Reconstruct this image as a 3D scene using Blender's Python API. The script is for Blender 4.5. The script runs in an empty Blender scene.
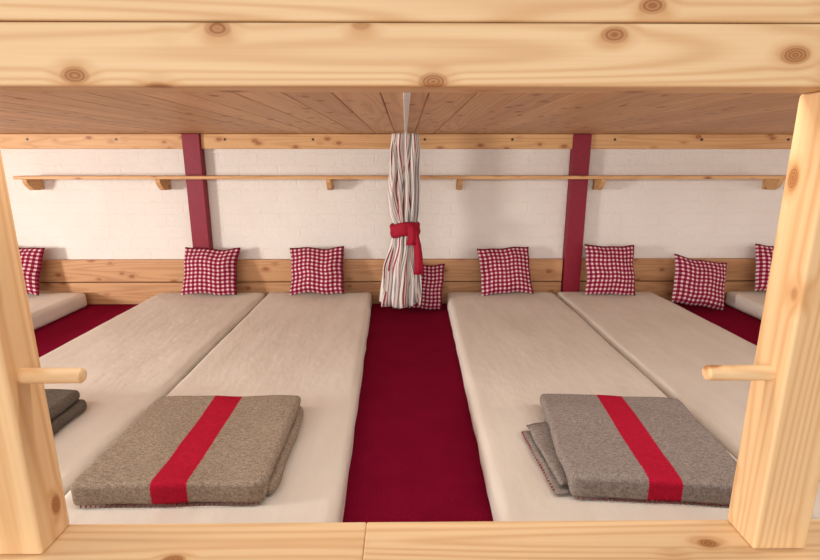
import bpy, bmesh, math, random
from mathutils import Vector, Matrix, noise
random.seed(4)
S = bpy.context.scene
def lin(c):
    return tuple(((v/255)/12.92 if v/255<=0.04045 else ((v/255+0.055)/1.055)**2.4) for v in c)+(1,)
# ---------------------------------------------------------------- materials
class NT:
    def __init__(s,name,rough=0.7,spec=0.3):
        s.m=bpy.data.materials.new(name); s.m.use_nodes=True
        s.t=s.m.node_tree; s.b=s.t.nodes['Principled BSDF']
        s.b.inputs['Roughness'].default_value=rough
        s.b.inputs['Specular IOR Level'].default_value=spec
    def n(s,typ,**k):
        nd=s.t.nodes.new(typ)
        for a,v in k.items(): setattr(nd,a,v)
        return nd
    def l(s,a,b): s.t.links.new(a,b)
    def math(s,op,a,b=None,c=None):
        nd=s.n('ShaderNodeMath',operation=op)
        for i,v in enumerate((a,b,c)):
            if v is None: continue
            if isinstance(v,(int,float)): nd.inputs[i].default_value=v
            else: s.l(v,nd.inputs[i])
        return nd.outputs[0]
    def mix(s,f,a,b,typ='MIX'):
        nd=s.n('ShaderNodeMix',data_type='RGBA',blend_type=typ)
        for i,v in ((0,f),(6,a),(7,b)):
            if isinstance(v,(int,float,tuple)): nd.inputs[i].default_value=v
            else: s.l(v,nd.inputs[i])
        return nd.outputs[2]
    def ramp(s,f,lo,hi):
        nd=s.n('ShaderNodeMapRange'); nd.clamp=True
        nd.inputs[1].default_value=lo; nd.inputs[2].default_value=hi
        s.l(f,nd.inputs[0]); return nd.outputs[0]
    def noise(s,vec,scale,detail=3,rough=0.5):
        nd=s.n('ShaderNodeTexNoise'); nd.inputs['Scale'].default_value=scale
        nd.inputs['Detail'].default_value=detail; nd.inputs['Roughness'].default_value=rough
        if vec is not None: s.l(vec,nd.inputs['Vector'])
        return nd.outputs['Fac']
    def scale(s,vec,sc):
        nd=s.n('ShaderNodeVectorMath',operation='MULTIPLY'); s.l(vec,nd.inputs[0]); nd.inputs[1].default_value=sc
        return nd.outputs[0]
    def bump(s,h,strength,dist=0.01):
        nd=s.n('ShaderNodeBump'); nd.inputs['Strength'].default_value=strength; nd.inputs['Distance'].default_value=dist
        s.l(h,nd.inputs['Height']); s.l(nd.outputs[0],s.b.inputs['Normal'])
    def out(s,c): s.l(c,s.b.inputs['Base Color'])

def wood(name,axis,c1,c2,knot=(134,76,38),rough=0.5,plank=None,kthr=0.18):
    w=NT(name,rough,0.3)
    geo=w.n('ShaderNodeNewGeometry'); oi=w.n('ShaderNodeObjectInfo')
    off=w.n('ShaderNodeVectorMath',operation='ADD'); w.l(geo.outputs['Position'],off.inputs[0])
    rnd=w.math('MULTIPLY',oi.outputs['Random'],17.0)
    if plank:
        sp=w.n('ShaderNodeSeparateXYZ'); w.l(geo.outputs['Position'],sp.inputs[0])
        idx=w.math('FLOOR',w.math('DIVIDE',w.math('ADD',sp.outputs[0],plank[1]),plank[0]))
        wn=w.n('ShaderNodeTexWhiteNoise',noise_dimensions='1D'); w.l(idx,wn.inputs['W'])
        rnd=w.math('MULTIPLY',wn.outputs['Value'],23.0)
    cb=w.n('ShaderNodeCombineXYZ')
    for i in range(3): w.l(rnd,cb.inputs[i])
    w.l(cb.outputs[0],off.inputs[1]); P=off.outputs[0]
    def ax(al,ac): return tuple(al if i==axis else ac for i in range(3))
    n1=w.noise(w.scale(P,ax(0.45,9)),1.0,1,0.4)
    vor=w.n('ShaderNodeTexVoronoi'); vor.inputs['Scale'].default_value=1
    w.l(w.scale(P,ax(7.5,13)),vor.inputs['Vector'])
    d=vor.outputs['Distance']
    field=w.ramp(d,0.42,0.0)
    v=w.math('ADD',n1,w.math('MULTIPLY',w.math('POWER',field,2.5),0.16))
    rings=w.math('ADD',w.math('MULTIPLY',w.math('SINE',w.math('MULTIPLY',v,85.0)),0.5),0.5)
    rings=w.math('POWER',rings,2.0)
    fine=w.noise(w.scale(P,ax(3,170)),1.0,2)
    big=w.noise(w.scale(P,ax(0.8,3)),1.0,2)
    f=w.math('ADD',w.math('MULTIPLY',rings,0.36),w.math('MULTIPLY',fine,0.35))
    f=w.math('ADD',f,w.math('MULTIPLY',w.math('SUBTRACT',big,0.5),0.6))
    col=w.mix(f,lin(c1),lin(c2))
    km=w.ramp(d,kthr,kthr*0.6)
    halo=w.math('MULTIPLY',w.ramp(d,kthr*1.9,kthr*0.8),0.5)
    col=w.mix(halo,col,lin(c2))
    kc=w.mix(w.math('ADD',w.math('MULTIPLY',w.math('SINE',w.math('MULTIPLY',d,160.0)),0.25),0.35),lin(knot),lin(c2))
    col=w.mix(w.math('MULTIPLY',km,0.9),col,kc)
    if plank:
        tint=w.ramp(w.math('FRACT',w.math('MULTIPLY',wn.outputs['Value'],7.3)),-0.3,2.0)
        col=w.mix(tint,col,w.mix(0.55,col,lin((132,84,52))))
    w.out(col); w.bump(f,0.08,0.002)
    return w.m

M_beam=wood('pine_beam_x',0,(236,206,162),(200,146,92))
M_post=wood('pine_post_z',2,(236,202,155),(200,144,88))
M_back=wood('aged_pine_x',0,(192,146,104),(148,97,60))
M_ledge=wood('golden_pine_x',0,(208,164,114),(172,119,73))
M_deck=wood('deck_boards_y',1,(230,188,142),(184,132,88),plank=(0.12,0.06))
M_floor=wood('floor_boards',1,(170,125,85),(130,88,55),plank=(0.14,0.0))

def mk_wall():
    w=NT('painted_brick',0.85,0.2)
    geo=w.n('ShaderNodeNewGeometry'); sp=w.n('ShaderNodeSeparateXYZ'); w.l(geo.outputs['Position'],sp.inputs[0])
    cb=w.n('ShaderNodeCombineXYZ'); w.l(w.math('ADD',sp.outputs[0],sp.outputs[1]),cb.inputs[0]); w.l(sp.outputs[2],cb.inputs[1])
    nz=w.n('ShaderNodeTexNoise'); nz.inputs['Scale'].default_value=9; w.l(geo.outputs['Position'],nz.inputs['Vector'])
    va=w.n('ShaderNodeVectorMath',operation='MULTIPLY_ADD'); w.l(nz.outputs['Color'],va.inputs[0]); va.inputs[1].default_value=(.035,.035,0); w.l(cb.outputs[0],va.inputs[2])
    br=w.n('ShaderNodeTexBrick'); w.l(va.outputs[0],br.inputs['Vector'])
    br.inputs['Scale'].default_value=1; br.inputs['Brick Width'].default_value=.25; br.inputs['Row Height'].default_value=.078
    br.inputs['Mortar Size'].default_value=.006; br.inputs['Mortar Smooth'].default_value=1
    br.inputs['Color1'].default_value=(1,1,1,1);br.inputs['Color2'].default_value=(.9,.9,.9,1);br.inputs['Mortar'].default_value=(0,0,0,1)
    rough=w.noise(geo.outputs['Position'],30,5,.65)
    big=w.noise(geo.outputs['Position'],3,3)
    h=w.math('ADD',w.math('MULTIPLY',br.outputs['Color'],.3),w.math('MULTIPLY',rough,1.5))
    c=w.mix(big,lin((224,216,208)),lin((212,202,193)))
    w.out(c); w.bump(h,0.75,0.007); return w.m
M_wall=mk_wall()
def plain(name,c,rough=.6,spec=.3,ns=0,nstr=.1,metal=0,c2=None,dist=.005):
    w=NT(name,rough,spec); w.b.inputs['Metallic'].default_value=metal
    tc=w.n('ShaderNodeTexCoord')
    n=w.noise(tc.outputs['Object'],ns or 20,3)
    w.out(w.mix(w.ramp(n,.3,.7),lin(c),lin(c2 or tuple(int(v*.93) for v in c))))
    if ns: w.bump(n,nstr,dist)
    return w.m
M_redpost=plain('red_painted_wood',(130,20,42),.5,.3,30,.1)
w=NT('red_carpet_pile',1,.02); g=w.n('ShaderNodeNewGeometry')
a=w.noise(g.outputs['Position'],300,3,.7); b=w.noise(g.outputs['Position'],7,4,.6)
c=w.mix(w.ramp(a,.35,.65),lin((106,8,36)),lin((156,24,60))); c=w.mix(w.math('MULTIPLY',w.ramp(b,.38,.66),.3),c,lin((108,9,35)))
w.out(c); w.bump(a,.8,.005); M_carpet=w.m
w=NT('linen_sheet',.9,.1); g=w.n('ShaderNodeNewGeometry')
a=w.noise(g.outputs['Position'],500,2); b=w.noise(w.scale(g.outputs['Position'],(9,3,9)),1.0,4,.55); d=w.noise(g.outputs['Position'],26,3)
w.out(w.mix(w.ramp(b,.3,.7),lin((222,213,201)),lin((213,203,190))))
h=w.math('ADD',w.math('MULTIPLY',b,1.0),w.math('ADD',w.math('MULTIPLY',a,.06),w.math('MULTIPLY',d,.18))); w.bump(h,.4,.015); M_sheet=w.m
w=NT('gingham',.9,.1); tc=w.n('ShaderNodeTexCoord'); sp=w.n('ShaderNodeSeparateXYZ'); w.l(tc.outputs['UV'],sp.inputs[0])
N=12.0
sx=w.math('GREATER_THAN',w.math('FRACT',w.math('MULTIPLY',sp.outputs[0],N)),.44)
sy=w.math('GREATER_THAN',w.math('FRACT',w.math('MULTIPLY',sp.outputs[1],N)),.44)
f=w.math('MULTIPLY',w.math('ADD',sx,sy),.5)
c=w.mix(w.math('GREATER_THAN',f,.25),lin((210,192,190)),lin((152,62,84)))
c=w.mix(w.math('GREATER_THAN',f,.75),c,lin((112,14,42)))
w.out(c); w.bump(w.noise(tc.outputs['Object'],14,3),.4,.025); M_ging=w.m
def blanket_mat(name,c1,c2,s0,hw,red=(176,24,48)):
    w=NT(name,1,.05); tc=w.n('ShaderNodeTexCoord'); O=tc.outputs['Object']; sp=w.n('ShaderNodeSeparateXYZ'); w.l(O,sp.inputs[0])
    a=w.noise(O,330,3,.7); b=w.noise(w.scale(O,(90,170,120)),1.0,3,.7)
    f=w.math('ADD',w.math('MULTIPLY',a,.6),w.math('MULTIPLY',b,.4))
    c=w.mix(w.ramp(f,.36,.64),lin(c1),lin(c2))
    edge=w.math('ADD',w.math('ABSOLUTE',w.math('SUBTRACT',sp.outputs[0],s0)),w.math('MULTIPLY',w.math('SUBTRACT',a,.5),.008))
    m=w.ramp(edge,hw+.0015,hw-.0015)
    r=w.mix(w.ramp(f,.36,.64),lin(tuple(int(v*.8) for v in red)),lin(red))
    soft=w.noise(O,9,2)
    w.out(w.mix(m,c,r)); w.bump(w.math('ADD',f,w.math('MULTIPLY',soft,3.0)),.7,.004); return w.m
M_bl1=blanket_mat('wool_brown',(106,91,76),(176,159,141),.0,.045,(184,28,54))
M_bl2=blanket_mat('wool_grey',(106,95,90),(170,158,150),.0,.042,(192,30,58))
M_bl3=blanket_mat('wool_dark',(74,66,60),(118,108,98),.5,.01)
M_stitch=plain('stitch_thread',(140,62,62),.9,.1)
w=NT('striped_curtain',.9,.1); tc=w.n('ShaderNodeTexCoord'); sp=w.n('ShaderNodeSeparateXYZ'); w.l(tc.outputs['UV'],sp.inputs[0])
fr=w.math('FRACT',w.math('MULTIPLY',sp.outputs[0],9.0))
def band(a,b): return w.math('MULTIPLY',w.math('GREATER_THAN',fr,a),w.math('LESS_THAN',fr,b))
c=w.mix(band(0.02,.12),lin((222,213,204)),lin((150,62,74)))
c=w.mix(band(.24,.29),c,lin((126,118,122))); c=w.mix(band(.40,.54),c,lin((180,170,166)))
c=w.mix(band(.66,.70),c,lin((160,84,86))); c=w.mix(band(.82,.92),c,lin((144,138,142)))
w.out(c); M_curt=w.m
M_band=plain('red_ribbon',(154,16,42),.7,.2,40,.2)
M_rail=plain('white_metal',(225,225,225),.35,.5)
M_screw=plain('dark_screw',(60,55,50),.4,.5,metal=.7)

# ---------------------------------------------------------------- helpers
def new_obj(name,bm,mat,parent=None,loc=None,smooth=False,origin=True):
    me=bpy.data.meshes.new(name)
    if origin and loc is None:
        xs=[v.co for v in bm.verts]
        ctr=Vector([(min(v[i] for v in xs)+max(v[i] for v in xs))/2 for i in range(3)])
        bmesh.ops.translate(bm,verts=bm.verts,vec=-ctr)
    else: ctr=Vector(loc or (0,0,0))
    bmesh.ops.recalc_face_normals(bm,faces=bm.faces)
    bm.to_mesh(me); bm.free()
    o=bpy.data.objects.new(name,me); S.collection.objects.link(o); o.location=ctr
    if mat: me.materials.append(mat)
    if smooth:
        for p in me.polygons: p.use_smooth=True
    if parent: o.parent=parent
    return o
def empty(name,loc=(0,0,0)):
    e=bpy.data.objects.new(name,None); S.collection.objects.link(e); return e
def bbox(bm,x0,x1,y0,y1,z0,z1,bev=.003,seg=2):
    r=bmesh.ops.create_cube(bm,size=1)
    vs=r['verts']
    for v in vs:
        v.co=Vector((x0 if v.co.x<0 else x1, y0 if v.co.y<0 else y1, z0 if v.co.z<0 else z1))
    if bev:
        es=list({e for v in vs for e in v.link_edges})
        bmesh.ops.bevel(bm,geom=es,offset=bev,segments=seg,affect='EDGES',profile=.5)
def box(name,d,mat,parent=None,bev=.003,seg=2):
    bm=bmesh.new(); bbox(bm,*d,bev=bev,seg=seg); return new_obj(name,bm,mat,parent)
def cyl(bm,p0,p1,r0,r1=None,n=24,rounded=True):
    p0=Vector(p0);p1=Vector(p1); r1=r1 or r0; d=p1-p0;L=d.length
    q=d.to_track_quat('Z','Y').to_matrix().to_4x4()
    prof=[(0,r0),(L-.004,r1),(L-.001,r1*.85),(L,r1*.6)] if rounded else [(0,r0),(L,r1)]
    rings=[]
    for z,r in prof:
        rings.append([bm.verts.new(p0+(q@Vector((r*math.cos(2*math.pi*i/n),r*math.sin(2*math.pi*i/n),z)))) for i in range(n)])
    for a,b in zip(rings,rings[1:]):
        for i in range(n): bm.faces.new((a[i],a[(i+1)%n],b[(i+1)%n],b[i]))
    bm.faces.new(rings[0]); bm.faces.new(rings[-1])

# ---------------------------------------------------------------- room
box('wall_back',(-4.2,4.2,3.3,3.45,-.35,2.6),M_wall,bev=0)
box('wall_left',(-4.35,-4.2,-.5,3.45,-.35,2.6),M_wall,bev=0)
box('wall_right',(4.2,4.35,-.5,3.45,-.35,2.6),M_wall,bev=0)
box('floor',(-4.2,4.2,-5,3.3,-.4,-.35),M_floor,bev=0)
trims=[(-3.6,-1.385),(-1.275,-.03),(-.025,1.06),(1.172,2.52),(2.525,3.6)]
for i,(a,b_) in enumerate(trims):
    t=box('trim_%d'%(i+1),(a,b_,3.255,3.3,1.018,1.108),M_ledge,bev=.003)
    k=a+.15
    while k<b_-.05:
        bm=bmesh.new(); cyl(bm,(k,3.256,1.075),(k,3.2515,1.075),.008,n=12,rounded=False)
        sc=new_obj('screw',bm,M_screw); sc.parent=t; sc.matrix_parent_inverse=Matrix.Translation(-t.location)
        k+=.55
for x0,x1 in ((-1.385,-1.275),(1.058,1.168)):
    box('red_wall_post',(x0,x1,3.232,3.299,0.001,1.108),M_redpost,bev=.004)
hb=empty('headboard')
for a,b_ in ((-3.6,-1.39),(-1.27,1.053),(1.173,3.6)):
    box('upper_board',(a,b_,3.26,3.298,.158,.306),M_back,hb,.004)
    box('lower_board',(a,b_,3.26,3.298,.002,.152),M_back,hb,.004)
sh=empty('wall_shelf')
box('shelf_board',(-2.38,2.39,3.12,3.23,.835,.855),M_ledge,sh,.003)
for px in (-2.34,-1.525,-.475,.345,1.235,2.35):
    bm=bmesh.new(); pts=[(3.299,.835),(3.299,.765),(3.21,.765),(3.18,.785),(3.158,.812),(3.152,.835)]
    A=[bm.verts.new((px-.014,y,z)) for y,z in pts]; B=[bm.verts.new((px+.014,y,z)) for y,z in pts]
    bm.faces.new(A); bm.faces.new(B[::-1])
    for i in range(len(pts)): j=(i+1)%len(pts); bm.faces.new((A[i],A[j],B[j],B[i]))
    new_obj('bracket',bm,M_ledge,sh)

# ---------------------------------------------------------------- bunk
bk=empty('bunk_bed')
box('platform',(-3.6,3.6,.70,3.29,-.35,-.022),M_floor,bk,0)
box('carpet',(-3.6,3.6,.84,3.299,-.02,0),M_carpet,None,0).name='red_carpet'
box('lower_rail_left',(-3.6,-.076,.68,.832,-.02,.27),M_beam,bk,.003,3)
box('lower_rail_right',(-.0757,3.6,.68,.832,-.02,.27),M_beam,bk,.003,3)
box('post_left',(-.755,-.642,.752,.83,.2705,1.0505),M_post,bk,.005,3)
box('post_right',(.622,.718,.752,.83,.2705,1.0505),M_post,bk,.005,3)
box('upper_beam',(-3.6,3.6,.75,.822,1.051,1.134),M_beam,bk,.005,3)
box('guard_rail',(-3.6,3.6,.757,.80,1.1365,1.30),M_beam,bk,.004,3)
bm=bmesh.new(); x=-3.54
while x<3.5:
    bbox(bm,x+.0012,x+.1188,.824,3.298,1.110,1.128,bev=.003,seg=1); x+=.12
bbox(bm,-3.6,3.6,.824,3.298,1.1285,1.133,bev=0)
new_obj('upper_deck',bm,M_deck,bk)
for s,(x0,x1) in enumerate(((-.643,-.541),(.623,.510))):
    bm=bmesh.new(); cyl(bm,(x0,.785,.598),(x1,.785,.598),.0135,.013)
    new_obj('peg_%d'%(s+1),bm,M_beam,bk,smooth=False)
bm=bmesh.new(); bbox(bm,-.003,.013,.83,3.25,1.098,1.1095,bev=.002)
new_obj('curtain_rail',bm,M_rail)

# ---------------------------------------------------------------- mattresses
def mattress(near,far,seed=0,y0=1.0,y1=3.22,H=.1):
    bm=bmesh.new(); bbox(bm,0,1*.7,y0,y1,.001,H,bev=.028,seg=5)
    for i in range(1,14):
        bmesh.ops.bisect_plane(bm,geom=bm.verts[:]+bm.edges[:]+bm.faces[:],plane_co=(.05*i,0,0),plane_no=(1,0,0))
    k=int((y1-y0)/.05)
    for i in range(1,k):
        bmesh.ops.bisect_plane(bm,geom=bm.verts[:]+bm.edges[:]+bm.faces[:],plane_co=(0,y0+.05*i,0),plane_no=(0,1,0))
    for v in bm.verts:
        u=v.co.x/.7; t=(v.co.y-y0)/(y1-y0)
        L=near[0]*(1-t)+far[0]*t; R=near[1]*(1-t)+far[1]*t
        v.co.x=L+(R-L)*u
        n=noise.noise(Vector((v.co.x*3+seed*5,v.co.y*2.5,v.co.z*4)))
        n2=noise.noise(Vector((v.co.x*9+seed*5,v.co.y*5,v.co.z*9)))
        if v.co.z>.05: v.co.z+=n*.005+n2*.0015
        if u<.05: v.co.x+=abs(n2)*.007+.001
        if u>.95: v.co.x-=abs(n2)*.007+.001
    return new_obj('mattress',bm,M_sheet,smooth=True)
mattress((-.905,-.16),(-.91,-.218),1)
mattress((-1.655,-.915),(-1.635,-.918),2)
mattress((-2.83,-2.11),(-2.83,-2.10),3)
mattress((.225,.985),(.272,.995),4)
mattress((.995,1.71),(1.003,1.655),5)
mattress((2.14,2.86),(2.14,2.86),6)

# ---------------------------------------------------------------- pillows
def pillow(x,y,z,size=.34,h=.31,T=.055,lean=20,roll=0,yaw=0,seed=0):
    n=26; bm=bmesh.new(); uvl=bm.loops.layers.uv.new()
    G={}
    for side in (1,-1):
        for i in range(n+1):
            for j in range(n+1):
                if side==-1 and (i in(0,n) or j in(0,n)): G[side,i,j]=G[1,i,j]; continue
                u=-1+2*i/n; v=-1+2*j/n
                X=u*(1-.06*(1-v*v)); Z=v*(1-.06*(1-u*u))
                th=T*((1-u**4)**.6*(1-v**4)**.6)*(.62+.38*(1-u*u)*(1-v*v))
                th+=.013*noise.noise(Vector((u*2.5+seed*7,v*2.5,side)))*(1-u**4)*(1-v**4)
                G[side,i,j]=bm.verts.new((X*size/2+.010*noise.noise(Vector((seed*3,v*1.6,4))),-side*th,Z*h/2+.014*noise.noise(Vector((u*1.5,seed*3,1)))))
    for side in (1,-1):
        for i in range(n):
            for j in range(n):
                q=[(i,j),(i+1,j),(i+1,j+1),(i,j+1)]
                f=bm.faces.new([G[(side,)+p] for p in q])
                for lp,p in zip(f.loops,q): lp[uvl].uv=(p[0]/n,p[1]/n)
    o=new_obj('checkered_pillow',bm,M_ging,loc=(x,y,z),smooth=True)
    o.rotation_euler=(math.radians(-lean),math.radians(roll),math.radians(yaw))
    return o
pillow(-2.49,3.145,.266,seed=1,roll=2)
pillow(-1.248,3.145,.256,size=.35,seed=2,yaw=3,roll=2)
pillow(-.565,3.142,.260,size=.355,seed=3,roll=-1,yaw=-2)
pillow(.09,3.13,.158,size=.32,h=.30,seed=4,roll=4,lean=18)
pillow(.645,3.142,.256,seed=5,roll=-3,yaw=3)
pillow(1.315,3.12,.264,size=.32,h=.33,seed=6,roll=1,yaw=-2)
pillow(1.90,3.115,.180,size=.36,h=.32,seed=7,roll=10,lean=22)
pillow(2.43,3.145,.262,seed=8,roll=5)

# ---------------------------------------------------------------- blankets
def merge(bm,t):
    me=bpy.data.meshes.new('t'); t.to_mesh(me); t.free(); bm.from_mesh(me); bpy.data.meshes.remove(me)
def slab(bm,x0,x1,y0,y1,z0,z1,seed,front_drop=None):
    t=bmesh.new(); bbox(t,x0,x1,y0,y1,z0,z1,bev=min((z1-z0)*.46,.017),seg=5)
    nx=int((x1-x0)/.02); ny=int((y1-y0)/.02)
    for i in range(1,nx): bmesh.ops.bisect_plane(t,geom=t.verts[:]+t.edges[:]+t.faces[:],plane_co=(x0+(x1-x0)*i/nx,0,0),plane_no=(1,0,0))
    for i in range(1,ny): bmesh.ops.bisect_plane(t,geom=t.verts[:]+t.edges[:]+t.faces[:],plane_co=(0,y0+(y1-y0)*i/ny,0),plane_no=(0,1,0))
    cx=(x0+x1)/2; cy=(y0+y1)/2
    for v in t.verts:
        X,Y=v.co.x,v.co.y
        n=noise.noise(Vector((X*5+seed,Y*5,.3))); n2=noise.noise(Vector((X*12+seed,Y*12,9)))
        f=(v.co.z-z0)/(z1-z0)
        a=abs(X-cx)/((x1-x0)/2); b=abs(Y-cy)/((y1-y0)/2)
        v.co.z+=f*(n*.006+n2*.003)
        k=max(0,a-.85)*max(0,b-.85)/.0225*.006
        v.co.x-=math.copysign(k,X-cx); v.co.y-=math.copysign(k,Y-cy)
        v.co.x+=n*.008+.004*noise.noise(Vector((Y*14,seed,v.co.z*20)))
        v.co.y+=noise.noise(Vector((X*6,seed,v.co.z*5)))*.010
        if front_drop is not None and Y<y0+.03 and f<.5:
            v.co.z-=(z0-front_drop)*(1-(max(Y-y0,0)/.03)**2)*1.0
    merge(bm,t)
def flap(bm,outline,z0,th,seed,x_in):
    """thin single-cloth layer, polygon outline in plan, edges slightly curled"""
    t=bmesh.new(); n=18; V={}
    (ax,ay),(bx,by),(cx,cy),(dx,dy)=outline  # inner-far, outer-far, outer-near, inner-near
    for s in (0,1):
        for i in range(n+1):
            for j in range(n+1):
                u=i/n; v=j/n
                X=(ax*(1-u)+bx*u)*(1-v)+(dx*(1-u)+cx*u)*v
                Y=(ay*(1-u)+by*u)*(1-v)+(dy*(1-u)+cy*u)*v
                X+=.006*noise.noise(Vector((u*2,v*4,seed)))*u; Y+=.006*noise.noise(Vector((u*3,v*3,seed+4)))
                e=min(1,min((1-u)*n/1.2,v*n/1.2+.0,(1-v)*n/1.2)); e=math.sqrt(max(e,0))
                zz=z0+.005*noise.noise(Vector((u*3,v*5,seed+2)))*u
                V[s,i,j]=t.verts.new((X,Y,zz+(th*(.5+.5*e) if s else th*(.5-.5*e))))
    for s in (0,1):
        for i in range(n):
            for j in range(n): t.faces.new([V[s,i,j],V[s,i+1,j],V[s,i+1,j+1],V[s,i,j+1]])
    for i in range(n):
        for q in (0,n):
            t.faces.new([V[0,i,q],V[0,i+1,q],V[1,i+1,q],V[1,i,q]]); t.faces.new([V[0,q,i],V[0,q,i+1],V[1,q,i+1],V[1,q,i]])
    merge(bm,t)
def stitches(bm,p0,p1,step=.012):
    p0=Vector(p0);p1=Vector(p1); n=int((p1-p0).length/step); d=(p1-p0).normalized()
    for i in range(n):
        c=p0+(p1-p0)*(i+.5)/n
        r=bmesh.ops.create_icosphere(bm,subdivisions=1,radius=1)['verts']
        for v in r: v.co=c+Vector((v.co.x*.0018 if abs(d.x)>.5 else v.co.x*.004, v.co.y*.003 if abs(d.x)>.5 else v.co.y*.0018, v.co.z*.004))
def blanket(x,y,mat,seed,w=.49,d=.48,T=.066,rot=0,flaps=False,base=.106):
    bm=bmesh.new(); h=T*.52
    slab(bm,-w/2,w/2-.004,-d/2,d/2,h+.001,T,seed,front_drop=.002)
    slab(bm,-w/2+.006,w/2+.010,-d/2+.034,d/2-.005,0,h,seed+3)
    if flaps:
        flap(bm,((-w/2+.05,.10),(-w/2-.075,.075),(-w/2-.030,-d/2+.012),(-w/2+.05,-d/2+.02)),.001,.013,seed,0)
        flap(bm,((-w/2+.05,.14),(-w/2-.060,.085),(-w/2-.018,-d/2+.022),(-w/2+.05,-d/2+.03)),.0165,.013,seed+9,0)
    o=new_obj('folded_blanket',bm,mat,loc=(x,y,base),smooth=True)
    bm=bmesh.new(); stitches(bm,(-w/2+.02,-d/2+.001,.006),(w/2-.02,-d/2+.001,.006))
    if flaps: stitches(bm,(-w/2-.030,-d/2+.02,.008),(-w/2-.074,.070,.008))
    new_obj('edge_stitching',bm,M_stitch,loc=(0,0,0),parent=o)
    o.rotation_euler=(0,0,math.radians(rot)); return o
b1=blanket(-.593,1.328,M_bl1,1.0,w=.49,d=.48,rot=1)
b2=blanket(.672,1.325,M_bl2,7.0,w=.475,d=.48,rot=-5,flaps=True)
b3=blanket(-1.335,1.40,M_bl3,12.0,w=.45,d=.42,T=.078)

# ---------------------------------------------------------------- curtain
def prof(z):
    K=[(1.095,.0,.14,.026),(1.0,-.004,.155,.036),(.8,-.008,.165,.042),(.66,-.006,.15,.036),(.555,.0,.115,.024),(.48,-.008,.155,.034),(.3,-.025,.21,.048),(.07,-.04,.235,.058)]
    for a,b in zip(K,K[1:]):
        if z<=a[0] and z>=b[0]:
            f=(a[0]-z)/(a[0]-b[0]); f=f*f*(3-2*f); return [a[i]+(b[i]-a[i])*f for i in (1,2,3)]
    return K[-1][1:]
cur=empty('curtain'); CY=2.93
bm=bmesh.new(); uvl=bm.loops.layers.uv.new(); ns=220; nz=70; g=[]
for j in range(nz+1):
    z=1.095-(1.095-.09)*j/nz; cx,W,A=prof(z); row=[]
    for i in range(ns+1):
        s=i/ns
        ph=2*math.pi*4.6*s+2.4*noise.noise(Vector((s*3.5,z*2.2,0)))
        xx=cx+W*(s-.5)+.018*math.sin(2*ph+.5)*(W/.2)+.010*noise.noise(Vector((s*6,z*5,3)))
        yy=CY+A*math.sin(ph)*(.75+.7*noise.noise(Vector((s*6,z*2.2,8))))+.02*math.cos(s*math.pi*2)
        row.append(bm.verts.new((xx,yy,z+(.014*math.sin(ph*.5+1) if j==nz else 0))))
    g.append(row)
for j in range(nz):
    for i in range(ns):
        f=bm.faces.new((g[j][i],g[j][i+1],g[j+1][i+1],g[j+1][i]))
        for lp,(a,b_) in zip(f.loops,((i,j),(i+1,j),(i+1,j+1),(i,j+1))): lp[uvl].uv=(a/ns,b_/nz)
co=new_obj('curtain_fabric',bm,M_curt,cur,smooth=True)
so=co.modifiers.new('s','SOLIDIFY'); so.thickness=.0015
bm=bmesh.new(); n=48; rows=[]
for j,(dz,o_) in enumerate([(-.042,-.004),(-.036,.004),(-.016,.010),(.006,.006),(.03,.009),(.040,.0)]):
    rows.append([bm.verts.new(((.080+o_+.003*math.sin(5*a+j))*math.cos(a),CY+(.060+o_)*math.sin(a),.552+dz+.01*math.cos(a+.8)+.004*math.sin(3*a))) for a in [2*math.pi*i/n for i in range(n)]])
for a,b_ in zip(rows,rows[1:]):
    for i in range(n): bm.faces.new((a[i],a[(i+1)%n],b_[(i+1)%n],b_[i]))
tb=new_obj('tieback',bm,M_band,cur,smooth=True); so=tb.modifiers.new('s','SOLIDIFY'); so.thickness=.003
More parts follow.
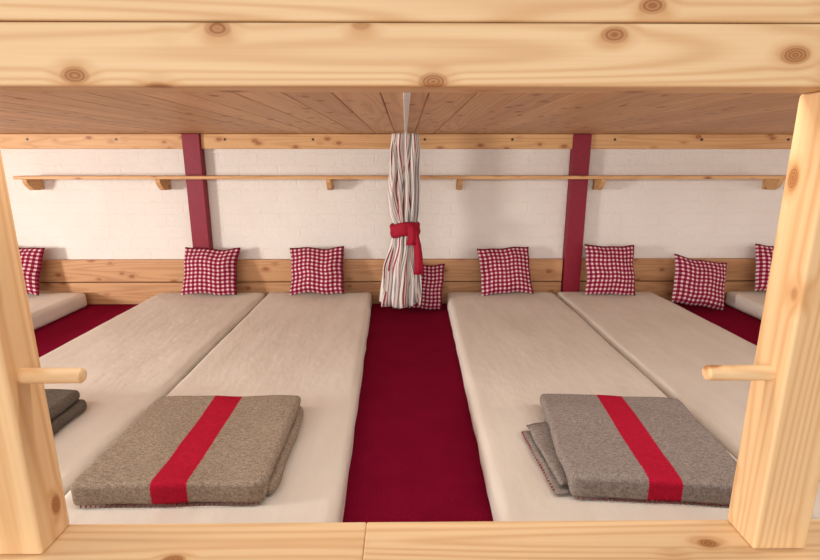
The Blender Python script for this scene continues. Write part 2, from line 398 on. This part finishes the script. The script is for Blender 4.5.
def strip(name,pts,w0,w1,yy):
    bm=bmesh.new(); n=len(pts); prev=None
    for i,(x,z) in enumerate(pts):
        W=w0+(w1-w0)*i/(n-1)
        r=[bm.verts.new((x+W*(k-.5),yy-.012*math.sin(k*math.pi)-.004*math.sin(k*9+i),z)) for k in [q/6 for q in range(7)]]
        if prev:
            for a in range(6): bm.faces.new((prev[a],prev[a+1],r[a+1],r[a]))
        prev=r
    o=new_obj(name,bm,M_band,cur,smooth=True); s=o.modifiers.new('s','SOLIDIFY'); s.thickness=.003
strip('tail',[(.05,.58),(.06,.52),(.072,.46),(.078,.40),(.08,.34),(.078,.30)],.04,.055,CY-.082)
strip('bow',[(.03,.595),(.035,.56),(.04,.53),(.038,.50),(.034,.475)],.04,.06,CY-.09)
for i in range(6):
    bm=bmesh.new(); cyl(bm,(.005,CY-.05+i*.02,1.0985),(.005,CY-.05+i*.02,1.085),.004,n=10,rounded=False)
    new_obj('glider',bm,M_rail,cur)

# ---------------------------------------------------------------- light
def area(name,loc,target,sx,sy,p,col):
    l=bpy.data.lights.new(name,'AREA'); l.shape='RECTANGLE'; l.size=sx; l.size_y=sy; l.energy=p; l.color=col
    o=bpy.data.objects.new(name,l); S.collection.objects.link(o); o.location=loc
    o.rotation_euler=(Vector(target)-Vector(loc)).to_track_quat('-Z','Y').to_euler()
area('window_light',(-.8,-4.3,1.25),(0,2.6,.55),4.5,2.2,150,(1,.985,.965))
area('side_light',(-3.95,.35,.8),(1.2,3.2,.6),.55,.5,115,(1,.975,.94))
area('side_light',(3.95,2.0,.62),(-.6,2.4,.4),1.6,.8,12,(1,.975,.94))  # right-hand fill added to brighten the mattresses, not a real window
area('added_fill_strip',(0,.85,1.085),(0,1.9,.2),6.4,.03,28,(1,.97,.93))  # added fill hidden behind upper_beam, brightens mattresses and blankets; no real lamp there
W=bpy.data.worlds.new('world'); S.world=W; W.use_nodes=True
bg=W.node_tree.nodes['Background']; bg.inputs[0].default_value=(1,.975,.95,1); bg.inputs[1].default_value=.62
S.view_settings.view_transform='Standard'; S.view_settings.look='None'
# ---------------------------------------------------------------- camera
cam=bpy.data.cameras.new('camera'); co_=bpy.data.objects.new('camera',cam); S.collection.objects.link(co_)
cam.sensor_width=36; cam.lens=500/820*36; cam.clip_start=.02
co_.location=(0,0,.95); co_.rotation_euler=(math.radians(76.5),0,math.radians(-.57))
S.camera=co_
